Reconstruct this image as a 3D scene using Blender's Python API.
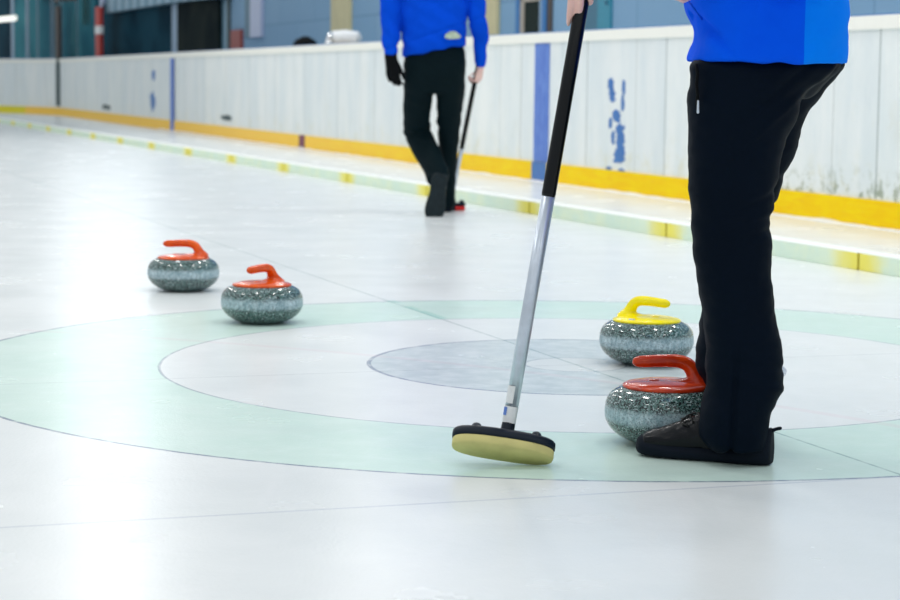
import bpy, bmesh, math, random
from mathutils import Vector, Matrix, noise
random.seed(7)
C = bpy.context.scene.collection
sc = bpy.context.scene
for o in list(bpy.data.objects): bpy.data.objects.remove(o)

# ------------------------------------------------------------ camera
FPX, PITCH, ROLL, CAMH = 2100.27, 0.102956, 0.0124882, 0.822868
_f = Vector((0, math.cos(PITCH), -math.sin(PITCH)))
_u0 = Vector((0, math.sin(PITCH), math.cos(PITCH)))
_r0 = Vector((1, 0, 0))
_R = _r0*math.cos(ROLL) + _u0*math.sin(ROLL)
_U = -_r0*math.sin(ROLL) + _u0*math.cos(ROLL)
CAM = Vector((0, 0, CAMH))
cd = bpy.data.cameras.new('camera'); co = bpy.data.objects.new('camera', cd); C.objects.link(co)
m = Matrix.Identity(4)
for i in range(3):
    m[i][0] = _R[i]; m[i][1] = _U[i]; m[i][2] = -_f[i]; m[i][3] = CAM[i]
co.matrix_world = m
cd.sensor_width = 36; cd.lens = FPX/900*36; cd.clip_start = .05; cd.clip_end = 400
cd.dof.use_dof = True; cd.dof.focus_distance = 4.95; cd.dof.aperture_fstop = 6.3
sc.camera = co
# ------------------------------------------------------------ world, lamps, exposure
w = bpy.data.worlds.new('hall_daylight'); sc.world = w; w.use_nodes = True
bg = w.node_tree.nodes['Background']; bg.inputs[0].default_value = (.885, .935, .965, 1); bg.inputs[1].default_value = 0.62
def area(name, loc, sx, sy, power, col=(1, .98, .95), rot=(0, 0, 0)):
    l = bpy.data.lights.new(name, 'AREA'); l.shape = 'RECTANGLE'; l.size = sx; l.size_y = sy
    l.energy = power; l.color = col
    o = bpy.data.objects.new(name, l); o.location = loc; o.rotation_euler = rot; C.objects.link(o)
    return o
for ix, x in enumerate((-5.5, -2.2, 1.1, 4.2)):
    for iy in range(-1, 6):
        area('ceiling_lamp', (x + .31*(2-iy)*2.4, 1.5 + iy*5.2, 6.2), .28, .9, 17 if iy < 1 else 50, rot=(0, 0, math.radians(18)))
area('end_window_light', (-7.1, 44, 5.9), 2.4, 4.8, 60, (.88, .95, 1), rot=(math.radians(-80), 0, math.radians(9)))
sc.view_settings.view_transform = 'Standard'; sc.view_settings.look = 'None'
sc.view_settings.gamma = 1; sc.view_settings.use_curve_mapping = False
sc.view_settings.exposure = 0.12

# ------------------------------------------------------------ geometry of the place
def ray(px, py): return _f*FPX + _R*(px-450) + _U*(300-py)
def at(px, py, z=0.0):
    d = ray(px, py); return CAM + d*((z-CAMH)/d.z)
def aty(px, py, Y):
    d = ray(px, py); return CAM + d*(Y/d.y)
HC = Vector((.3736, 6.1533, 0))                # centre of the house
TH = math.radians(18.0)                        # the sheet runs at 18 degrees
T = Vector((math.cos(TH), math.sin(TH), 0)); S = Vector((-math.sin(TH), math.cos(TH), 0))
def sh(x, s, z=0.0): return HC + T*x + S*s + Vector((0, 0, z))
SHROT = TH

# ------------------------------------------------------------ materials
def srgb(r, g, b):
    f = lambda c: (c/255/12.92) if c/255 <= .04045 else ((c/255+.055)/1.055)**2.4
    return (f(r), f(g), f(b), 1)
class NT:
    def __init__(s, name):
        s.m = bpy.data.materials.new(name); s.m.use_nodes = True; s.t = s.m.node_tree
        s.b = s.t.nodes['Principled BSDF']
    def n(s, typ, **kw):
        x = s.t.nodes.new(typ)
        for k, v in kw.items(): setattr(x, k, v)
        return x
    def link(s, a, b): s.t.links.new(a, b)
    def setin(s, inp, v):
        if isinstance(v, bpy.types.NodeSocket): s.link(v, inp)
        else: inp.default_value = v
    def math(s, op, a, b=0.0, c=0.0, clamp=False):
        x = s.n('ShaderNodeMath', operation=op); x.use_clamp = clamp
        s.setin(x.inputs[0], a); s.setin(x.inputs[1], b); s.setin(x.inputs[2], c)
        return x.outputs[0]
    def mix(s, fac, a, b):
        x = s.n('ShaderNodeMix', data_type='RGBA')
        s.setin(x.inputs[0], fac); s.setin(x.inputs[6], a); s.setin(x.inputs[7], b)
        return x.outputs[2]
    def noise(s, vec, scale, detail=3, rough=.5, dist=0):
        x = s.n('ShaderNodeTexNoise'); x.inputs['Scale'].default_value = scale
        x.inputs['Detail'].default_value = detail; x.inputs['Roughness'].default_value = rough
        x.inputs['Distortion'].default_value = dist
        if vec is not None: s.link(vec, x.inputs['Vector'])
        return x.outputs[0]
    def ramp(s, fac, p0, p1):
        x = s.n('ShaderNodeMapRange'); x.inputs[1].default_value = p0; x.inputs[2].default_value = p1
        x.interpolation_type = 'SMOOTHSTEP'
        s.link(fac, x.inputs[0]); return x.outputs[0]
    def mapping(s, vec, scale=(1, 1, 1), rot=(0, 0, 0), loc=(0, 0, 0)):
        x = s.n('ShaderNodeMapping'); x.inputs['Scale'].default_value = scale
        x.inputs['Rotation'].default_value = rot; x.inputs['Location'].default_value = loc
        s.link(vec, x.inputs[0]); return x.outputs[0]
    def obj(s): return s.n('ShaderNodeTexCoord').outputs['Object']
    def uv(s): return s.n('ShaderNodeTexCoord').outputs['UV']
    def bump(s, h, strength, dist=.01):
        x = s.n('ShaderNodeBump'); x.inputs['Strength'].default_value = strength
        x.inputs['Distance'].default_value = dist; s.link(h, x.inputs['Height'])
        s.link(x.outputs[0], s.b.inputs['Normal'])
def simple(name, col, rough=.5, metal=0, nscale=30, namp=.12, bump=0, spec=.5, coat=0):
    t = NT(name); o = t.obj()
    nz = t.noise(o, nscale, 4)
    dark = tuple(c*(1-namp*2) for c in col[:3])+(1,); lite = tuple(min(1, c*(1+namp)) for c in col[:3])+(1,)
    t.link(t.mix(nz, dark, lite), t.b.inputs['Base Color'])
    t.b.inputs['Roughness'].default_value = rough; t.b.inputs['Metallic'].default_value = metal
    t.b.inputs['Specular IOR Level'].default_value = spec
    t.b.inputs['Coat Weight'].default_value = coat; t.b.inputs['Coat Roughness'].default_value = .08
    if bump: t.bump(t.noise(o, nscale*4, 3), bump, .003)
    return t.m

# ice ----------------------------------------------------------
def ice_material():
    t = NT('ice'); o = t.obj()          # the floor's origin is the button
    sep = t.n('ShaderNodeSeparateXYZ'); t.link(o, sep.inputs[0]); X, Y = sep.outputs[0], sep.outputs[1]
    wob = t.noise(o, 9, 2)
    r = t.math('SQRT', t.math('ADD', t.math('MULTIPLY', X, X), t.math('MULTIPLY', Y, Y)))
    r = t.math('ADD', r, t.math('MULTIPLY', t.math('SUBTRACT', wob, .5), .006))
    def inside(rad, e=.003): return t.math('SUBTRACT', 1, t.ramp(r, rad-e, rad+e))
    def line_r(rad, wd): return t.math('LESS_THAN', t.math('ABSOLUTE', t.math('SUBTRACT', r, rad)), wd)
    n1 = t.noise(o, 1.3, 5, .6); n2 = t.noise(o, 14, 4, .6)
    st = t.noise(t.mapping(o, (3, .5, 1), (0, 0, .3)), 3, 4, .6, .5)
    base = t.mix(t.ramp(n1, .3, .7), (.765, .80, .80, 1), (.815, .84, .84, 1))
    base = t.mix(t.math('MULTIPLY', t.ramp(st, .5, .8), .35), base, (.87, .88, .89, 1))
    green = t.mix(t.ramp(n1, .3, .7), (.59, .78, .70, 1), (.67, .82, .755, 1))
    green = t.mix(t.math('MULTIPLY', t.ramp(n2, .4, .8), .3), green, (.76, .90, .86, 1))
    grey = t.mix(t.ramp(n2, .35, .7), (.54, .61, .635, 1), (.66, .72, .735, 1))
    c = t.mix(inside(1.829), base, green)
    c = t.mix(inside(1.219), c, base)
    c = t.mix(inside(.610), c, grey)
    c = t.mix(inside(.150), c, (.70, .735, .74, 1))
    brk = t.math('ADD', t.math('MULTIPLY', t.ramp(t.noise(o, 22, 3), .3, .55), .5), .4)
    ink = (.10, .14, .24, 1)
    for rad, wd, k in ((1.829, .0062, .85), (1.219, .0042, .6), (.610, .0065, .75), (.150, .0032, .55)):
        c = t.mix(t.math('MULTIPLY', t.math('MULTIPLY', line_r(rad, wd), brk), k), c, ink)
    # centre line, tee line, back line (turned 19.2 degrees to the camera)
    a = math.radians(19.2); ca, sa = math.cos(a), math.sin(a)
    tx = t.math('ADD', t.math('MULTIPLY', X, ca), t.math('MULTIPLY', Y, sa))
    ts = t.math('ADD', t.math('MULTIPLY', X, -sa), t.math('MULTIPLY', Y, ca))
    def band(v, at_, wd): return t.math('LESS_THAN', t.math('ABSOLUTE', t.math('SUBTRACT', v, at_)), wd)
    cl = band(tx, 0, .0042)
    c = t.mix(t.math('MULTIPLY', cl, t.math('MULTIPLY', brk, .55)), c, (.08, .20, .20, 1))
    heavy = t.math('MULTIPLY', band(tx, .012, .02), t.math('MULTIPLY', band(ts, 1.55, .32), t.ramp(t.noise(o, 5, 2), .4, .5)))
    c = t.mix(t.math('MULTIPLY', heavy, .35), c, (.15, .50, .40, 1))
    c = t.mix(t.math('MULTIPLY', band(ts, 0, .0035), t.math('MULTIPLY', brk, .35)), c, (.12, .16, .20, 1))
    c = t.mix(t.math('MULTIPLY', band(ts, -1.835, .0045), .30), c, (.16, .22, .40, 1))
    # faint old pink hockey ring line under the ice
    def sub(px, py):
        p = at(px, py) - HC; return p.x, p.y
    pts = [sub(0, 329), sub(300, 349), sub(820, 413)]
    (x1, y1), (x2, y2), (x3, y3) = pts
    D = 2*(x1*(y2-y3)+x2*(y3-y1)+x3*(y1-y2))
    ux = ((x1**2+y1**2)*(y2-y3)+(x2**2+y2**2)*(y3-y1)+(x3**2+y3**2)*(y1-y2))/D
    uy = ((x1**2+y1**2)*(x3-x2)+(x2**2+y2**2)*(x1-x3)+(x3**2+y3**2)*(x2-x1))/D
    RR = math.hypot(x1-ux, y1-uy)
    dx = t.math('SUBTRACT', X, ux); dy = t.math('SUBTRACT', Y, uy)
    rr = t.math('SQRT', t.math('ADD', t.math('MULTIPLY', dx, dx), t.math('MULTIPLY', dy, dy)))
    c = t.mix(t.math('MULTIPLY', t.math('SUBTRACT', 1, t.ramp(t.math('ABSOLUTE', t.math('SUBTRACT', rr, RR)), .01, .028)), t.math('MULTIPLY', inside(1.9), .12)), c, (.75, .35, .42, 1))
    # fine skate and sweeping scratches
    s1 = t.noise(t.mapping(o, (1, 26, 1), (0, 0, .35)), 6, 3, .6, .4)
    s2 = t.noise(t.mapping(o, (20, 1, 1), (0, 0, .9)), 5, 3, .6, .4)
    scr = t.math('ADD', t.math('MULTIPLY', t.ramp(s1, .62, .75), .5), t.math('MULTIPLY', t.ramp(s2, .64, .78), .5))
    c = t.mix(t.math('MULTIPLY', scr, .10), c, (.55, .62, .68, 1))
    t.link(c, t.b.inputs['Base Color'])
    t.link(t.math('ADD', t.math('MULTIPLY', t.noise(o, 3, 4), .16), .17), t.b.inputs['Roughness'])
    t.b.inputs['IOR'].default_value = 1.31
    t.b.inputs['Specular IOR Level'].default_value = .5
    peb = t.noise(o, 120, 2)
    h = t.math('ADD', t.math('MULTIPLY', peb, .5), t.math('MULTIPLY', t.noise(o, 8, 3), 1.2))
    t.bump(h, .18, .004)
    return t.m

def board_material():
    t = NT('board_plastic'); u = t.uv()
    sep = t.n('ShaderNodeSeparateXYZ'); t.link(u, sep.inputs[0]); U, V = sep.outputs[0], sep.outputs[1]
    streak = t.noise(t.mapping(u, (1.3, .3, 1)), 2.2, 5, .65)
    fine = t.noise(t.mapping(u, (9, 1.2, 1)), 3, 4, .7, .3)
    blot = t.noise(u, 2.5, 5, .7, .3)
    c = t.mix(t.ramp(streak, .3, .7), (.74, .81, .83, 1), (.88, .91, .90, 1))
    c = t.mix(t.math('MULTIPLY', t.ramp(fine, .52, .75), .16), c, (.50, .56, .60, 1))
    c = t.mix(t.math('MULTIPLY', t.ramp(blot, .56, .72), .25), c, (.70, .70, .60, 1))
    # panel tone steps and seams every 1.22 m and lighter half seams
    pan = t.math('DIVIDE', t.math('SUBTRACT', U, 5.30), 1.55)
    pid = t.math('FLOOR', pan)
    wn = t.n('ShaderNodeTexWhiteNoise', noise_dimensions='1D'); t.link(pid, wn.inputs['W'])
    c = t.mix(t.math('MULTIPLY', wn.outputs[0], .20), c, (.62, .70, .78, 1))
    fr = t.math('FRACT', pan)
    seam = t.math('LESS_THAN', fr, .0075)
    half = t.math('LESS_THAN', t.math('ABSOLUTE', t.math('SUBTRACT', fr, .36)), .003)
    c = t.mix(t.math('MULTIPLY', seam, .9), c, (.20, .26, .26, 1))
    c = t.mix(t.math('MULTIPLY', half, .6), c, (.30, .36, .36, 1))
    # green mould and grime near the kickplate
    low = t.math('SUBTRACT', 1, t.ramp(V, .16, .40))
    gr = t.ramp(t.noise(u, 10, 5, .75, .6), .48, .62)
    mask = t.math('MULTIPLY', t.math('MULTIPLY', low, gr), t.math('SUBTRACT', 1, t.ramp(U, 5.6, 8.6)))
    c = t.mix(t.math('MULTIPLY', mask, .8), c, (.16, .22, .12, 1))
    ylow = t.math('MULTIPLY', t.math('MULTIPLY', t.math('SUBTRACT', 1, t.ramp(V, .15, .5)), t.ramp(t.noise(u, 5, 4, .7), .5, .7)), .45)
    c = t.mix(ylow, c, (.70, .66, .42, 1))
    scuff = t.ramp(t.noise(t.mapping(u, (2, 5, 1), (0, 0, .5)), 9, 4, .7, .3), .66, .72)
    c = t.mix(t.math('MULTIPLY', scuff, .35), c, (.30, .33, .33, 1))
    t.link(c, t.b.inputs['Base Color']); t.b.inputs['Roughness'].default_value = .5; t.b.inputs['Specular IOR Level'].default_value = .2
    t.bump(fine, .15, .004)
    return t.m

def blue_paint(worn):
    t = NT('blue_paint'); u = t.obj()
    n = t.noise(t.mapping(u, (3, 3, .8)), 7, 5, .75, .5)
    c = t.mix(t.ramp(n, .3, .75), (.04, .13, .55, 1), (.16, .30, .72, 1))
    t.link(c, t.b.inputs['Base Color']); t.b.inputs['Roughness'].default_value = .5
    return t.m

def yellow_mat():
    t = NT('yellow_kickplate'); u = t.uv()
    n = t.noise(t.mapping(u, (1, 6, 1)), 3, 5, .7, .3)
    sep = t.n('ShaderNodeSeparateXYZ'); t.link(u, sep.inputs[0])
    c = t.mix(t.ramp(n, .3, .8), (.96, .60, .0, 1), (1.0, .76, .0, 1))
    sc_ = t.ramp(t.noise(t.mapping(u, (1.5, 14, 1)), 5, 4, .7), .55, .8)
    c = t.mix(t.math('MULTIPLY', sc_, .35), c, (.80, .62, .22, 1))
    far = t.ramp(sep.outputs[0], 9, 24)
    c = t.mix(t.math('MULTIPLY', far, .7), c, (1.0, .62, .16, 1))
    corner = t.math('GREATER_THAN', sep.outputs[0], 43.6)
    c = t.mix(corner, c, (.80, .70, .06, 1))
    t.link(c, t.b.inputs['Base Color']); t.b.inputs['Roughness'].default_value = .5; t.b.inputs['Specular IOR Level'].default_value = .08
    return t.m

def foam_mat():
    t = NT('pale_green_foam'); o = t.obj()
    sep = t.n('ShaderNodeSeparateXYZ'); t.link(o, sep.inputs[0]); Y = sep.outputs[1]
    n = t.noise(o, 4, 4, .6)
    c = t.mix(t.ramp(n, .3, .7), (.70, .86, .74, 1), (.82, .91, .68, 1))
    d = t.math('ABSOLUTE', Y)
    yl = t.ramp(t.math('ADD', d, t.math('MULTIPLY', n, .22)), .84, 1.10)
    c = t.mix(t.math('MULTIPLY', yl, .9), c, (.90, .80, .10, 1))
    c = t.mix(t.math('MULTIPLY', t.math('GREATER_THAN', d, 1.017), .6), c, (.45, .36, .02, 1))
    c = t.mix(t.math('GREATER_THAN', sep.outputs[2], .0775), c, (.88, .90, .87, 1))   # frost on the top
    t.link(c, t.b.inputs['Base Color']); t.b.inputs['Roughness'].default_value = .7
    t.b.inputs['Specular IOR Level'].default_value = .1
    t.b.inputs['Subsurface Weight'].default_value = 0
    return t.m

def granite_mat():
    t = NT('speckled_granite'); o = t.obj()
    sep = t.n('ShaderNodeSeparateXYZ'); t.link(o, sep.inputs[0]); Z = sep.outputs[2]
    v = t.n('ShaderNodeTexVoronoi'); v.inputs['Scale'].default_value = 400; t.link(o, v.inputs[0])
    v2 = t.n('ShaderNodeTexVoronoi'); v2.inputs['Scale'].default_value = 270; t.link(o, v2.inputs[0])
    sv = t.n('ShaderNodeSeparateColor'); t.link(v.outputs['Color'], sv.inputs[0])
    sv2 = t.n('ShaderNodeSeparateColor'); t.link(v2.outputs['Color'], sv2.inputs[0])
    big = t.noise(o, 12, 3)
    c = t.mix(t.ramp(big, .3, .7), (.05, .13, .115, 1), (.10, .18, .17, 1))
    c = t.mix(t.math('GREATER_THAN', sv.outputs[0], .55), c, (.16, .26, .25, 1))
    c = t.mix(t.math('GREATER_THAN', sv2.outputs[1], .80), c, (.36, .46, .47, 1))
    c = t.mix(t.math('GREATER_THAN', sv.outputs[1], .60), c, (.012, .018, .02, 1))
    # ground striking band around the waist
    zz = t.math('ADD', t.math('MULTIPLY', Z, .8), t.math('MULTIPLY', t.math('SUBTRACT', t.noise(o, 18, 4, .7), .5), .014))
    bandm = t.math('MULTIPLY', t.ramp(zz, .038, .052), t.math('SUBTRACT', 1, t.ramp(zz, .062, .078)))
    frost = t.mix(t.ramp(t.noise(t.mapping(o, (1, 1, .6)), 70, 4, .8), .35, .7), (.26, .40, .46, 1), (.66, .80, .86, 1))
    frost = t.mix(t.math('MULTIPLY', t.math('GREATER_THAN', sv.outputs[1], .74), .5), frost, (.10, .15, .18, 1))
    c = t.mix(t.math('MULTIPLY', bandm, .85), c, frost)
    t.link(c, t.b.inputs['Base Color'])
    t.link(t.math('ADD', t.math('MULTIPLY', bandm, .38), .09), t.b.inputs['Roughness'])
    t.b.inputs['Specular IOR Level'].default_value = .6
    return t.m

def plastic(name, col, dark):
    t = NT(name); o = t.obj()
    t.link(t.mix(t.ramp(t.noise(o, 25, 3), .35, .7), dark, col), t.b.inputs['Base Color'])
    t.b.inputs['Roughness'].default_value = .2; t.b.inputs['Coat Weight'].default_value = .12; t.b.inputs['Specular IOR Level'].default_value = .3
    return t.m

def cloth(name, col, weave=500, spec=.08, rough=.85, sheen=.2, alt=None, axis=0, split=None):
    t = NT(name); o = t.obj()
    n = t.noise(o, 5, 4); n2 = t.noise(o, weave, 2)
    c = t.mix(n, tuple(x*.8 for x in col[:3])+(1,), tuple(min(1, x*1.2) for x in col[:3])+(1,))
    if alt:
        sep = t.n('ShaderNodeSeparateXYZ'); t.link(o, sep.inputs[0])
        c = t.mix(t.math('GREATER_THAN', sep.outputs[axis], split), c, alt)
    t.link(c, t.b.inputs['Base Color']); t.b.inputs['Roughness'].default_value = rough
    t.b.inputs['Sheen Weight'].default_value = sheen
    t.b.inputs['Specular IOR Level'].default_value = spec
    t.bump(t.math('ADD', t.math('MULTIPLY', n2, .3), t.noise(o, 22, 3)), .25, .004)
    return t.m

def skin_mat():
    t = NT('skin'); o = t.obj()
    t.link(t.mix(t.noise(o, 20, 3), (.72, .40, .35, 1), (.88, .62, .56, 1)), t.b.inputs['Base Color'])
    t.b.inputs['Roughness'].default_value = .5; t.b.inputs['Subsurface Weight'].default_value = .1
    t.b.inputs['Subsurface Radius'].default_value = (.01, .004, .002)
    return t.m

def wall_hall_mat():
    t = NT('painted_block_wall'); u = t.uv()
    br = t.n('ShaderNodeTexBrick'); br.inputs['Scale'].default_value = 1
    br.inputs['Color1'].default_value = (.17, .34, .54, 1); br.inputs['Color2'].default_value = (.20, .37, .56, 1)
    br.inputs['Mortar'].default_value = (.10, .23, .40, 1); br.inputs['Mortar Size'].default_value = .012
    br.inputs['Brick Width'].default_value = 2.4; br.inputs['Row Height'].default_value = .62
    t.link(u, br.inputs[0])
    c = t.mix(t.math('MULTIPLY', t.noise(u, 1.5, 5, .6), .4), br.outputs[0], (.26, .40, .53, 1))
    t.link(c, t.b.inputs['Base Color']); t.b.inputs['Roughness'].default_value = .7
    return t.m

def corrugated_mat():
    t = NT('corrugated_cladding'); u = t.uv()
    wv = t.n('ShaderNodeTexWave'); wv.bands_direction = 'X'; wv.inputs['Scale'].default_value = .55
    wv.inputs['Distortion'].default_value = .3; t.link(u, wv.inputs[0])
    c = t.mix(wv.outputs['Fac'], (.10, .24, .34, 1), (.30, .46, .58, 1))
    t.link(c, t.b.inputs['Base Color']); t.b.inputs['Roughness'].default_value = .5
    t.bump(wv.outputs['Fac'], .5, .05)
    return t.m

def glass_mat(name, c1, c2, rough=.3):
    t = NT(name); o = t.obj()
    t.link(t.mix(t.ramp(t.noise(o, .7, 3, .5, .5), .35, .65), c1, c2), t.b.inputs['Base Color'])
    t.b.inputs['Roughness'].default_value = rough; t.b.inputs['Specular IOR Level'].default_value = .06; t.b.inputs['IOR'].default_value = 1.08
    return t.m

M = dict(
    ice=ice_material(), board=board_material(), blue=blue_paint(True), yellow=yellow_mat(), foam=foam_mat(),
    granite=granite_mat(), orange=plastic('orange_plastic', (.84, .115, .002, 1), (.68, .07, .002, 1)),
    red=plastic('red_plastic', (.70, .062, .006, 1), (.46, .028, .005, 1)),
    yellowp=plastic('yellow_plastic', (1.0, .86, .0, 1), (.95, .78, .0, 1)),
    cap=simple('cream_cap_rail', (.93, .93, .87, 1), .5, spec=.2, namp=.02), snow=simple('scraped_snow', (.90, .92, .93, 1), .8, bump=.5),
    trouser=cloth('black_trouser_cloth', (.0009, .0045, .0115, 1), sheen=.0, spec=.06, rough=.65),
    trouser2=cloth('dark_trouser_cloth', (.0020, .0085, .0115, 1), sheen=.0, spec=.06, rough=.65),
    jacket=cloth('bright_blue_fleece', (.0, .10, 1.0, 1), alt=(.0, .22, 1.0, 1), split=.733, rough=.9, sheen=.0),
    jacket2=cloth('royal_blue_fleece', (.0, .065, .62, 1), rough=.9, sheen=.0),
    skin=skin_mat(), leather=simple('black_leather', (.002, .0035, .006, 1), .2, spec=.2, nscale=60, bump=.2),
    rubber=simple('dark_rubber', (.002, .006, .014, 1), .7, nscale=200, bump=.2, spec=.15),
    sole=simple('grey_shoe_sole', (.012, .022, .027, 1), .7, spec=.2, nscale=40, namp=.3, bump=.3),
    glove=simple('black_knit_glove', (.003, .004, .005, 1), .8, spec=.1, nscale=80, bump=.3),
    lace=simple('black_lace', (.004, .004, .005, 1), .7), hair=simple('dark_brown_hair', (.03, .018, .01, 1), .6, nscale=90),
    alu=simple('brushed_aluminium', (.60, .67, .76, 1), .34, .6, nscale=40), grip=simple('black_carbon', (.002, .0035, .005, 1), .25, spec=.25),
    head=simple('dark_navy_plastic', (.003, .010, .022, 1), .4, spec=.25), pad=simple('olive_yellow_fabric', (.66, .60, .24, 1), .85, nscale=20, namp=.15, bump=.3),
    redpad=simple('bright_red_pad', (.85, .02, .02, 1), .6), white=simple('white_plastic', (.85, .87, .88, 1), .4),
    silver=simple('silver_foil', (.9, .93, .95, 1), .15, .9), logo=simple('pale_print', (.55, .66, .50, 1), .6, nscale=60, namp=.4),
    hall=wall_hall_mat(), corr=corrugated_mat(), dglass=glass_mat('dark_teal_glass', (.002, .028, .050, 1), (.010, .060, .095, 1)),
    tglass=glass_mat('teal_glass', (.02, .12, .17, 1), (.05, .22, .27, 1)), bglass=glass_mat('murky_glass', (.008, .016, .02, 1), (.025, .035, .032, 1)),
    paleframe=simple('pale_blue_frame', (.26, .40, .56, 1), .4), blueframe=simple('bright_blue_frame', (.0, .16, .46, 1), .4),
    ycol=simple('ochre_column_paint', (.60, .55, .33, 1), .6, nscale=4), tan=simple('tan_wood', (.42, .38, .32, 1), .5),
    brown=simple('dark_brown_metal', (.06, .045, .04, 1), .5), redp=simple('red_post_paint', (.55, .04, .03, 1), .5),
    redbox=simple('red_brown_box', (.34, .07, .06, 1), .5), lilac=simple('lilac_white_louvre', (.50, .57, .78, 1), .4),
    teal=simple('teal_door_paint', (.02, .26, .38, 1), .4), teald=simple('dark_teal_paint', (.03, .15, .24, 1), .4),
    green=simple('green_panel', (.02, .16, .14, 1), .5), darkpost=simple('dark_green_post', (.03, .07, .08, 1), .5),
    black=simple('black_nylon', (.002, .003, .004, 1), .7, spec=.1), shelf=simple('plywood', (.45, .33, .2, 1), .6),
    sill=simple('steel_blue', (.02, .16, .50, 1), .4), rust=simple('purple_brown_mark', (.20, .05, .10, 1), .6),
    eye=simple('eye_white', (.8, .8, .8, 1), .2), lampw=simple('lamp_housing', (.7, .7, .7, 1), .4))
_l = NT('glowing_white'); _l.b.inputs['Emission Color'].default_value = (1, 1, .9, 1); _l.b.inputs['Emission Strength'].default_value = .85
M['tube'] = _l.m

# ------------------------------------------------------------ mesh helpers
def link_mesh(name, me, mat, parent=None, smooth=True):
    o = bpy.data.objects.new(name, me); C.objects.link(o)
    if mat: me.materials.append(mat)
    if smooth: me.polygons.foreach_set('use_smooth', [True]*len(me.polygons))
    if parent: o.parent = parent
    return o
def obj(name, bm, mat, parent=None, smooth=True, origin=None):
    bmesh.ops.recalc_face_normals(bm, faces=bm.faces)
    if origin is not None: bmesh.ops.translate(bm, verts=bm.verts, vec=-Vector(origin))
    me = bpy.data.meshes.new(name); bm.to_mesh(me); bm.free()
    o = link_mesh(name, me, mat, parent, smooth)
    if origin is not None: o.location = origin
    return o
def tag(o, label=None, cat=None, group=None, kind=None):
    if label: o['label'] = label
    if cat: o['category'] = cat
    if group: o['group'] = group
    if kind: o['kind'] = kind
    return o
def struct(o): o['kind'] = 'structure'; return o
def empty(name, loc, rz=0):
    o = bpy.data.objects.new(name, None); C.objects.link(o); o.location = loc; o.rotation_euler = (0, 0, rz)
    o.empty_display_size = .1; return o
def BM(): return bmesh.new()
def box(bm, c, size, ax=None, bevel=0):
    """box centred at c, size along axes ax (3 vectors)"""
    ax = ax or (Vector((1, 0, 0)), Vector((0, 1, 0)), Vector((0, 0, 1)))
    r = bmesh.ops.create_cube(bm, size=1)
    for v in r['verts']:
        q = v.co.copy(); v.co = Vector(c) + ax[0]*q.x*size[0] + ax[1]*q.y*size[1] + ax[2]*q.z*size[2]
    if bevel:
        es = list({e for v in r['verts'] for e in v.link_edges})
        bmesh.ops.bevel(bm, geom=es, offset=bevel, segments=2, affect='EDGES')
    return bm
SAX = (T, S, Vector((0, 0, 1)))
def skinrings(bm, rings, cap=True):
    vs = [[bm.verts.new(p) for p in r] for r in rings]; n = len(rings[0])
    for a, b in zip(vs, vs[1:]):
        for i in range(n): bm.faces.new((a[i], a[(i+1) % n], b[(i+1) % n], b[i]))
    if cap:
        bm.faces.new(vs[0][::-1]); bm.faces.new(vs[-1])
    return bm
def lathe(bm, prof, n=64, c=(0, 0, 0)):
    c = Vector(c); rings = []
    for r, z in prof:
        rings.append([c + Vector((max(r, 1e-4)*math.cos(2*math.pi*i/n), max(r, 1e-4)*math.sin(2*math.pi*i/n), z)) for i in range(n)])
    return skinrings(bm, rings)
def tube(bm, pts, rad, n=16, up=None, flat=1.0):
    """sweep of an ellipse; rad: float, list of floats or list of (a along side, b along up)"""
    pts = [Vector(p) for p in pts]; rings = []
    if not isinstance(rad, (list, tuple)): rad = [rad]*len(pts)
    side = None
    for i, p in enumerate(pts):
        d = (pts[min(i+1, len(pts)-1)] - pts[max(i-1, 0)]).normalized()
        if side is None:
            u = Vector(up) if up else (Vector((0, 0, 1)) if abs(d.z) < .9 else Vector((0, 1, 0)))
            side = d.cross(u).normalized()
        else: side = (side - d*side.dot(d)).normalized()
        u = side.cross(d)
        a, b = rad[i] if isinstance(rad[i], (list, tuple)) else (rad[i], rad[i]*flat)
        rings.append([p + side*a*math.cos(2*math.pi*k/n) + u*b*math.sin(2*math.pi*k/n) for k in range(n)])
    return skinrings(bm, rings)
def smoothpath(pts, k=6):
    """Catmull-Rom through tuples of any length"""
    out = []
    P = [pts[0]] + list(pts) + [pts[-1]]
    for i in range(1, len(P)-2):
        for j in range(k):
            t = j/k; q = []
            for a, b, c, d in zip(P[i-1], P[i], P[i+1], P[i+2]):
                q.append(.5*((2*b) + (-a+c)*t + (2*a-5*b+4*c-d)*t*t + (-a+3*b-3*c+d)*t**3))
            out.append(tuple(q))
    out.append(tuple(pts[-1])); return out
def limb(bm, rows, n=20, k=4, up=None, ends=True):
    """rows (x,y,z,a,b): smooth limb with rounded ends"""
    q = smoothpath(rows, k)
    if ends:
        p0, p1 = Vector(q[0][:3]), Vector(q[1][:3]); e0, e1 = Vector(q[-1][:3]), Vector(q[-2][:3])
        d0 = (p0-p1).normalized(); d1 = (e0-e1).normalized()
        h0 = [(*(p0+d0*min(q[0][3:])*s_), q[0][3]*c_, q[0][4]*c_) for s_, c_ in ((.9, .35), (.6, .75))]
        h1 = [(*(e0+d1*min(q[-1][3:])*s_), q[-1][3]*c_, q[-1][4]*c_) for s_, c_ in ((.6, .75), (.9, .35))]
        q = h0 + q + h1
    return tube(bm, [r[:3] for r in q], [(r[3], r[4]) for r in q], n, up)
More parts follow.
